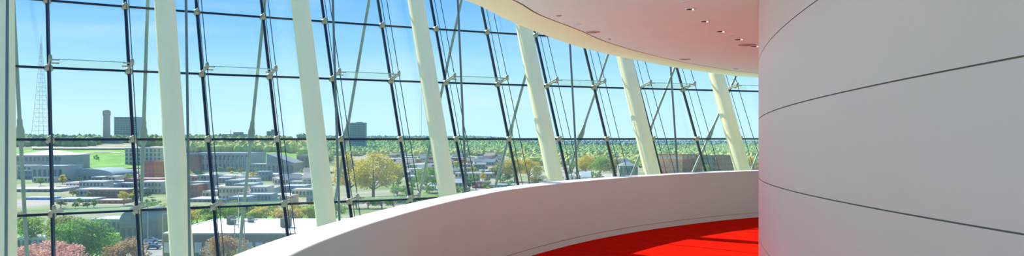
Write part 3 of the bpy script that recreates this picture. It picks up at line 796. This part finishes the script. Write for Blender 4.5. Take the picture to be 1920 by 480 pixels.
tree(1323, 640, 36, 'lime', 'slim lime tree before the teal middle block', wide=.2, shape=0, name='leafy_tree')
tree(1216, 900, 34, 'green', 'green tree left of the orange brick house', wide=.6, shape=0, name='leafy_tree')
# hedge band behind the white warehouse
q = 0
for u in range(345, 610, 13):
    if 585 < u: break
    kd = rng.choice(('yellow', 'lime', 'olive', 'lime', 'rust'))
    tree(u+rng.uniform(-3, 3), rng.uniform(300, 350), rng.uniform(30, 42), kd, 'bushy %s tree in the tree belt behind the white warehouse' % {'yellow': 'yellow', 'lime': 'light green', 'olive': 'olive', 'rust': 'brown'}[kd], 'tree belt behind the white warehouse, %s' % kd, wide=.62, shape=0, name='belt_tree')
for u in (596, 612, 630): tree(u, 330, 45, 'lime', 'tall lime green tree behind the third column', 'lime trees behind the third column', wide=.5, name='belt_tree')
for u in (668, 690, 716, 738, 775, 792): tree(u, 400, 24, 'green' if u % 2 else 'lime', 'green bushy tree on the verge below the great yellow tree', 'bushy trees below the great yellow tree', wide=.8, name='verge_tree')
for u in (745, 762, 850, 868): tree(u, 480, 22, 'lime', 'low lime green tree just above the ledge', 'low lime trees above the ledge', wide=.7, name='valley_tree')
# valley trees
for zi, (u0, u1, Y0, Y1, cnt, nm) in enumerate(((735, 830, 600, 1500, 26, 'between the yellow tree and the fourth column'), (840, 960, 560, 1700, 46, 'in the valley right of the fourth column'),
                                   (1015, 1235, 560, 1800, 60, 'in the eastern woods'), (340, 620, 640, 1250, 34, 'around the station hall'), (30, 300, 560, 1000, 22, 'below the memorial hill'), (1380, 1425, 700, 1500, 8, 'behind the last column'), (738, 835, 420, 600, 14, 'along the near street'), (100, 300, 395, 520, 14, 'on the pale yard above the lowest joint'), (845, 960, 500, 640, 12, 'beside the small brick house'), (1020, 1230, 560, 900, 26, 'just above the curved parapet'))):
    for _ in range(cnt):
        kd = rng.choice(('green', 'lime', 'olive', 'yellow', 'green', 'dark') if zi != 2 else ('lime', 'olive', 'yellow', 'green', 'lime', 'rust'))
        u = rng.uniform(u0, u1); Y = Y0*(Y1/Y0)**rng.random()
        tree(u, Y, rng.uniform(9, 14)*900/Y if Y > 700 else rng.uniform(13, 20), kd, 'small %s tree %s' % ({'lime': 'light green', 'yellow': 'yellow', 'green': 'green', 'olive': 'olive', 'dark': 'dark green', 'rust': 'brown'}[kd], nm),
             'small %s trees %s' % (kd, nm), wide=rng.uniform(.4, .6), shape=2, name='valley_tree')

# far woods nobody could count
def woods(name, spots, mkey, label, cat='woods'):
    bm = bmesh.new(); bmesh.ops.create_icosphere(bm, subdivisions=1, radius=1)
    base = [v.co.copy() for v in bm.verts]; fc = [[v.index for v in f.verts] for f in bm.faces]; bm.free()
    mb = MB(); r = random.Random(hash_seed(name))
    for x, y, s in spots:
        g = ground(x, y); a = r.uniform(0, 6)
        c_, s_ = math.cos(a), math.sin(a); jit = [r.uniform(.75, 1.25) for _ in base]
        mb.add([(x+(p.x*c_-p.y*s_)*s*j, y+(p.x*s_+p.y*c_)*s*j, g+s*.75+p.z*s*1.0*j) for p, j in zip(base, jit)], fc)
    o = mb.build(name, TMF[mkey]); return tag(o, label, cat, kind='stuff')
def hash_seed(s): return sum(ord(c)*(i+1) for i, c in enumerate(s))
TMF = {}
for k, (a, b) in {'hill': ((.16, .27, .12), (.30, .38, .17)), 'far': ((.16, .27, .25), (.22, .33, .28)), 'yel': ((.34, .42, .12), (.52, .53, .19)), 'grn': ((.20, .36, .14), (.34, .48, .18))}.items():  # far tone has distance haze painted into its blue green base colour
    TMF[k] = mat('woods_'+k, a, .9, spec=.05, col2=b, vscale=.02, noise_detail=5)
def scatter(n, u0, u1, Y0, Y1, s0, s1, seed, ok=None):
    r = random.Random(seed); out = []
    for _ in range(n):
        u = r.uniform(u0, u1); Y = Y0*(Y1/Y0)**r.random(); x = (u-960)/F*Y
        if ok and not ok(u, Y): continue
        out.append((x, Y, r.uniform(s0, s1)))
    return out
woods('hilltop_woods', scatter(900, 20, 470, 1180, 1500, 5, 9, 1, lambda u, Y: not (186 < u < 262 and Y < 1400)), 'hill', 'dark green woods along the top of the memorial hill')
woods('slope_woods', scatter(700, 340, 620, 1080, 1500, 5, 8, 2), 'yel', 'yellow green woods behind the station hall')
woods('ridge_woods', scatter(6500, 590, 1010, 1700, 3300, 5, 8.5, 3), 'grn', 'green woods covering the middle ridge')
woods('ridge_glade', scatter(1500, 590, 1010, 1500, 3000, 5, 8, 9), 'yel', 'yellow green patches in the woods of the ridge')
woods('eastern_woods', scatter(5500, 960, 1500, 1500, 3000, 4, 7, 4), 'grn', 'green woods across the eastern valley')
woods('eastern_yellow_woods', scatter(900, 960, 1500, 1000, 2200, 4, 7, 5), 'yel', 'yellow green woods in the eastern valley')
woods('far_woods', scatter(8000, 560, 1560, 3000, 5200, 6, 12, 6), 'far', 'woods on the farthest ridge, tinted blue green as haze')

# --- parking lot, cars, vans, street lights
LOT = mat('asphalt', (.30, .30, .28), .9, spec=.1, var=.1, vscale=.2)
patch([(255, 0, 236), (330, 0, 236), (330, 0, 330), (262, 0, 330)], 'parking_lot', LOT, .3)
patch([(-20, 0, 236), (235, 0, 236), (235, 0, 300), (-20, 0, 300)], 'lawn_near', LAWN, .3)
patch([(330, 0, 275), (640, 0, 275), (640, 0, 360), (330, 0, 360)], 'grass_verge', LAWN, .3)
def car(u, v_, Y, rz, col, label, van=False):
    x = (u-960)/F*Y; root = empty('van' if van else 'parked_car', (x, Y, ground(x, Y)+.35), rz); tag(root, label, 'van' if van else 'car', 'parked cars' if not van else 'white vans')
    prof = [(-2.2, .35), (-2.25, .85), (-1.5, .98), (-.9, 1.45), (.6, 1.48), (1.25, 1.0), (2.15, .88), (2.25, .4)] if not van else [(-2.9, .4), (-2.95, 2.3), (-2.7, 2.5), (1.7, 2.5), (2.3, 1.5), (2.9, 1.3), (2.95, .45)]
    k = len(prof); hw = .88 if not van else 1.0
    vs = [(a, -hw, b) for a, b in prof]+[(a, hw, b) for a, b in prof]
    fixup(MB().add(vs, [tuple(range(k)), tuple(range(k, 2*k))[::-1]]+[(i, (i+1) % k, k+(i+1) % k, k+i) for i in range(k)]).build('body', om(col, rough=.3), root))
    if van: MB().box((0, 0, 1.8), (4.4, 2.04, .6)).build('side_glass', WIN, root)
    else: MB().hexa([(-1.3, -.9, 1.0), (1.0, -.9, 1.0), (1.0, .9, 1.0), (-1.3, .9, 1.0), (-.85, -.9, 1.4), (.5, -.9, 1.4), (.5, .9, 1.4), (-.85, .9, 1.4)]).build('side_glass', WIN, root)
    for sx in (-1.4, 1.4):
        for sy in (-1, 1): MB().tube((sx, sy*(hw-.1), .33), (sx, sy*(hw+.06), .33), .33, .33, 12).build('wheel', om((.02, .02, .02)), root)
for (u, Y, rz, c, lb) in ((287, 252, .3, (.05, .12, .3), 'blue car parked nearest in the lot'), (283, 270, .2, (.8, .8, .8), 'white car parked behind the nearest blue car'), (291, 292, .3, (.06, .1, .2), 'dark blue car farther back in the lot'),
                          (272, 262, .4, (.75, .76, .78), 'silver car at the left edge of the lot'), (303, 262, .3, (.5, .52, .55), 'grey car at the right edge of the lot'), (296, 318, .2, (.4, .05, .05), 'dark red car at the back of the lot'),
                          (281, 300, .2, (.6, .62, .65), 'pale car beside the lamp post in the lot')):
    car(u, 0, Y, rz, c, lb)
for u in (548, 558, 568, 579): car(u, 0, 560, .1, (.9, .9, .9), 'white van in the row beneath the grey roofed shop', True)
car(222, 0, 238, .2, (.55, .2, .12), 'orange red car beside the brown budding tree')
def lamp(u, vt, Y, label, double=True):
    x = (u-960)/F*Y; g = ground(x, Y); H = EYE-(vt-YH)/F*Y-g
    root = empty('street_lamp', (x, Y, g)); tag(root, label, 'street lamp')
    pm = om((.50, .42, .38))
    MB().tube((0, 0, 0), (0, 0, H), .22, .13, 8).build('pole', pm, root)
    for s in ((-1, 1) if double else (1,)):
        MB().tube((0, 0, H-.2), (s*2.3, 0, H), .08, .08, 6).build('arm', pm, root); MB().box((s*2.7, 0, H), (1.6, .5, .3)).build('lamp_head', om((.6, .62, .62)), root)
lamp(277, 378, 262, 'tall pale lamp post in the parking lot', False)
lamp(458, 412, 205, 'double headed street lamp before the white warehouse')
lamp(440, 415, 214, 'shorter lamp post beside the double headed one', False)
lamp(447, 360, 240, 'tall brown lamp post standing behind the white warehouse lamps', False)
lamp(739, 352, 300, 'slim lamp post right of the great yellow tree', False)
lamp(305, 400, 260, 'lamp post at the right edge of the parking lot', False)

# ------------------------------------------------------------------ added fill lights under the balcony ceiling, apart from the downlights
for (x, y, e_) in ((1.2, 9.4, 14), (2.0, 11.6, 18), (3.2, 13.4, 18), (4.8, 15.2, 18), (.1, 6.6, 12), (-.3, 4.0, 3), (-.4, .6, 2), (-.2, -1.8, 2)):
    l = bpy.data.lights.new('added_fill_light', 'AREA'); l.shape = 'DISK'; l.size = .25; l.energy = e_*.2; l.color = (1, .97, .93)
    o = bpy.data.objects.new('added_fill_light', l); COL.objects.link(o); o.location = (x, y, ZG-.02)
# ------------------------------------------------------------------ world, sun, camera
w = bpy.data.worlds.new('sky'); SC.world = w; w.use_nodes = True; nt = w.node_tree; nt.nodes.clear()
out = nt.nodes.new('ShaderNodeOutputWorld'); bg = nt.nodes.new('ShaderNodeBackground'); nt.links.new(bg.outputs[0], out.inputs[0])
tc = nt.nodes.new('ShaderNodeTexCoord'); sp = nt.nodes.new('ShaderNodeSeparateXYZ'); nt.links.new(tc.outputs['Generated'], sp.inputs[0])
r = nt.nodes.new('ShaderNodeValToRGB'); nt.links.new(sp.outputs['Z'], r.inputs['Fac'])
e = r.color_ramp.elements
e[0].position = 0; e[0].color = (.60, .87, .95, 1); e[1].position = 1; e[1].color = (.06, .20, .60, 1)
for pos, c in ((.035, (.56, .86, .97)), (.075, (.43, .77, .98)), (.115, (.28, .62, .98)), (.165, (.17, .48, .93)), (.3, (.11, .35, .8))):
    x = e.new(pos); x.color = (*c, 1)
mp = nt.nodes.new('ShaderNodeMapping'); mp.inputs['Scale'].default_value = (1.5, 1.5, 14); nt.links.new(tc.outputs['Generated'], mp.inputs[0])
nz = nt.nodes.new('ShaderNodeTexNoise'); nz.inputs['Scale'].default_value = 2.2; nz.inputs['Detail'].default_value = 5; nt.links.new(mp.outputs[0], nz.inputs['Vector'])
mr = nt.nodes.new('ShaderNodeMapRange'); mr.inputs[1].default_value = .5; mr.inputs[2].default_value = .85; mr.inputs[3].default_value = 0; mr.inputs[4].default_value = .35
nt.links.new(nz.outputs['Fac'], mr.inputs[0])
mx = nt.nodes.new('ShaderNodeMix'); mx.data_type = 'RGBA'; mx.inputs[7].default_value = (.8, .95, 1, 1)
nt.links.new(mr.outputs[0], mx.inputs[0]); nt.links.new(r.outputs['Color'], mx.inputs[6]); nt.links.new(mx.outputs[2], bg.inputs['Color'])
bg.inputs['Strength'].default_value = 1.13

sl = bpy.data.lights.new('sun', 'SUN'); sl.energy = 9.0; sl.angle = math.radians(.53); sl.color = (1, .93, .82)
so = bpy.data.objects.new('sun', sl); COL.objects.link(so)
so.rotation_euler = Vector((.88, -.86, -1.0)).to_track_quat('-Z', 'Y').to_euler()

cam = bpy.data.cameras.new('camera'); co = bpy.data.objects.new('camera', cam); COL.objects.link(co)
cam.sensor_width = 36; cam.lens = F/1920*36; cam.shift_y = (YH-240)/1920; cam.clip_end = 20000; cam.clip_start = .05
co.location = (0, 0, EYE); co.rotation_euler = (PI/2, 0, 0); SC.camera = co
SC.view_settings.view_transform = 'Standard'; SC.view_settings.look = 'None'; SC.view_settings.gamma = 1; SC.view_settings.exposure = 0
SC.cycles.max_bounces = 8; SC.cycles.diffuse_bounces = 5; SC.cycles.transparent_max_bounces = 24
SC.cycles.sample_clamp_indirect = 4
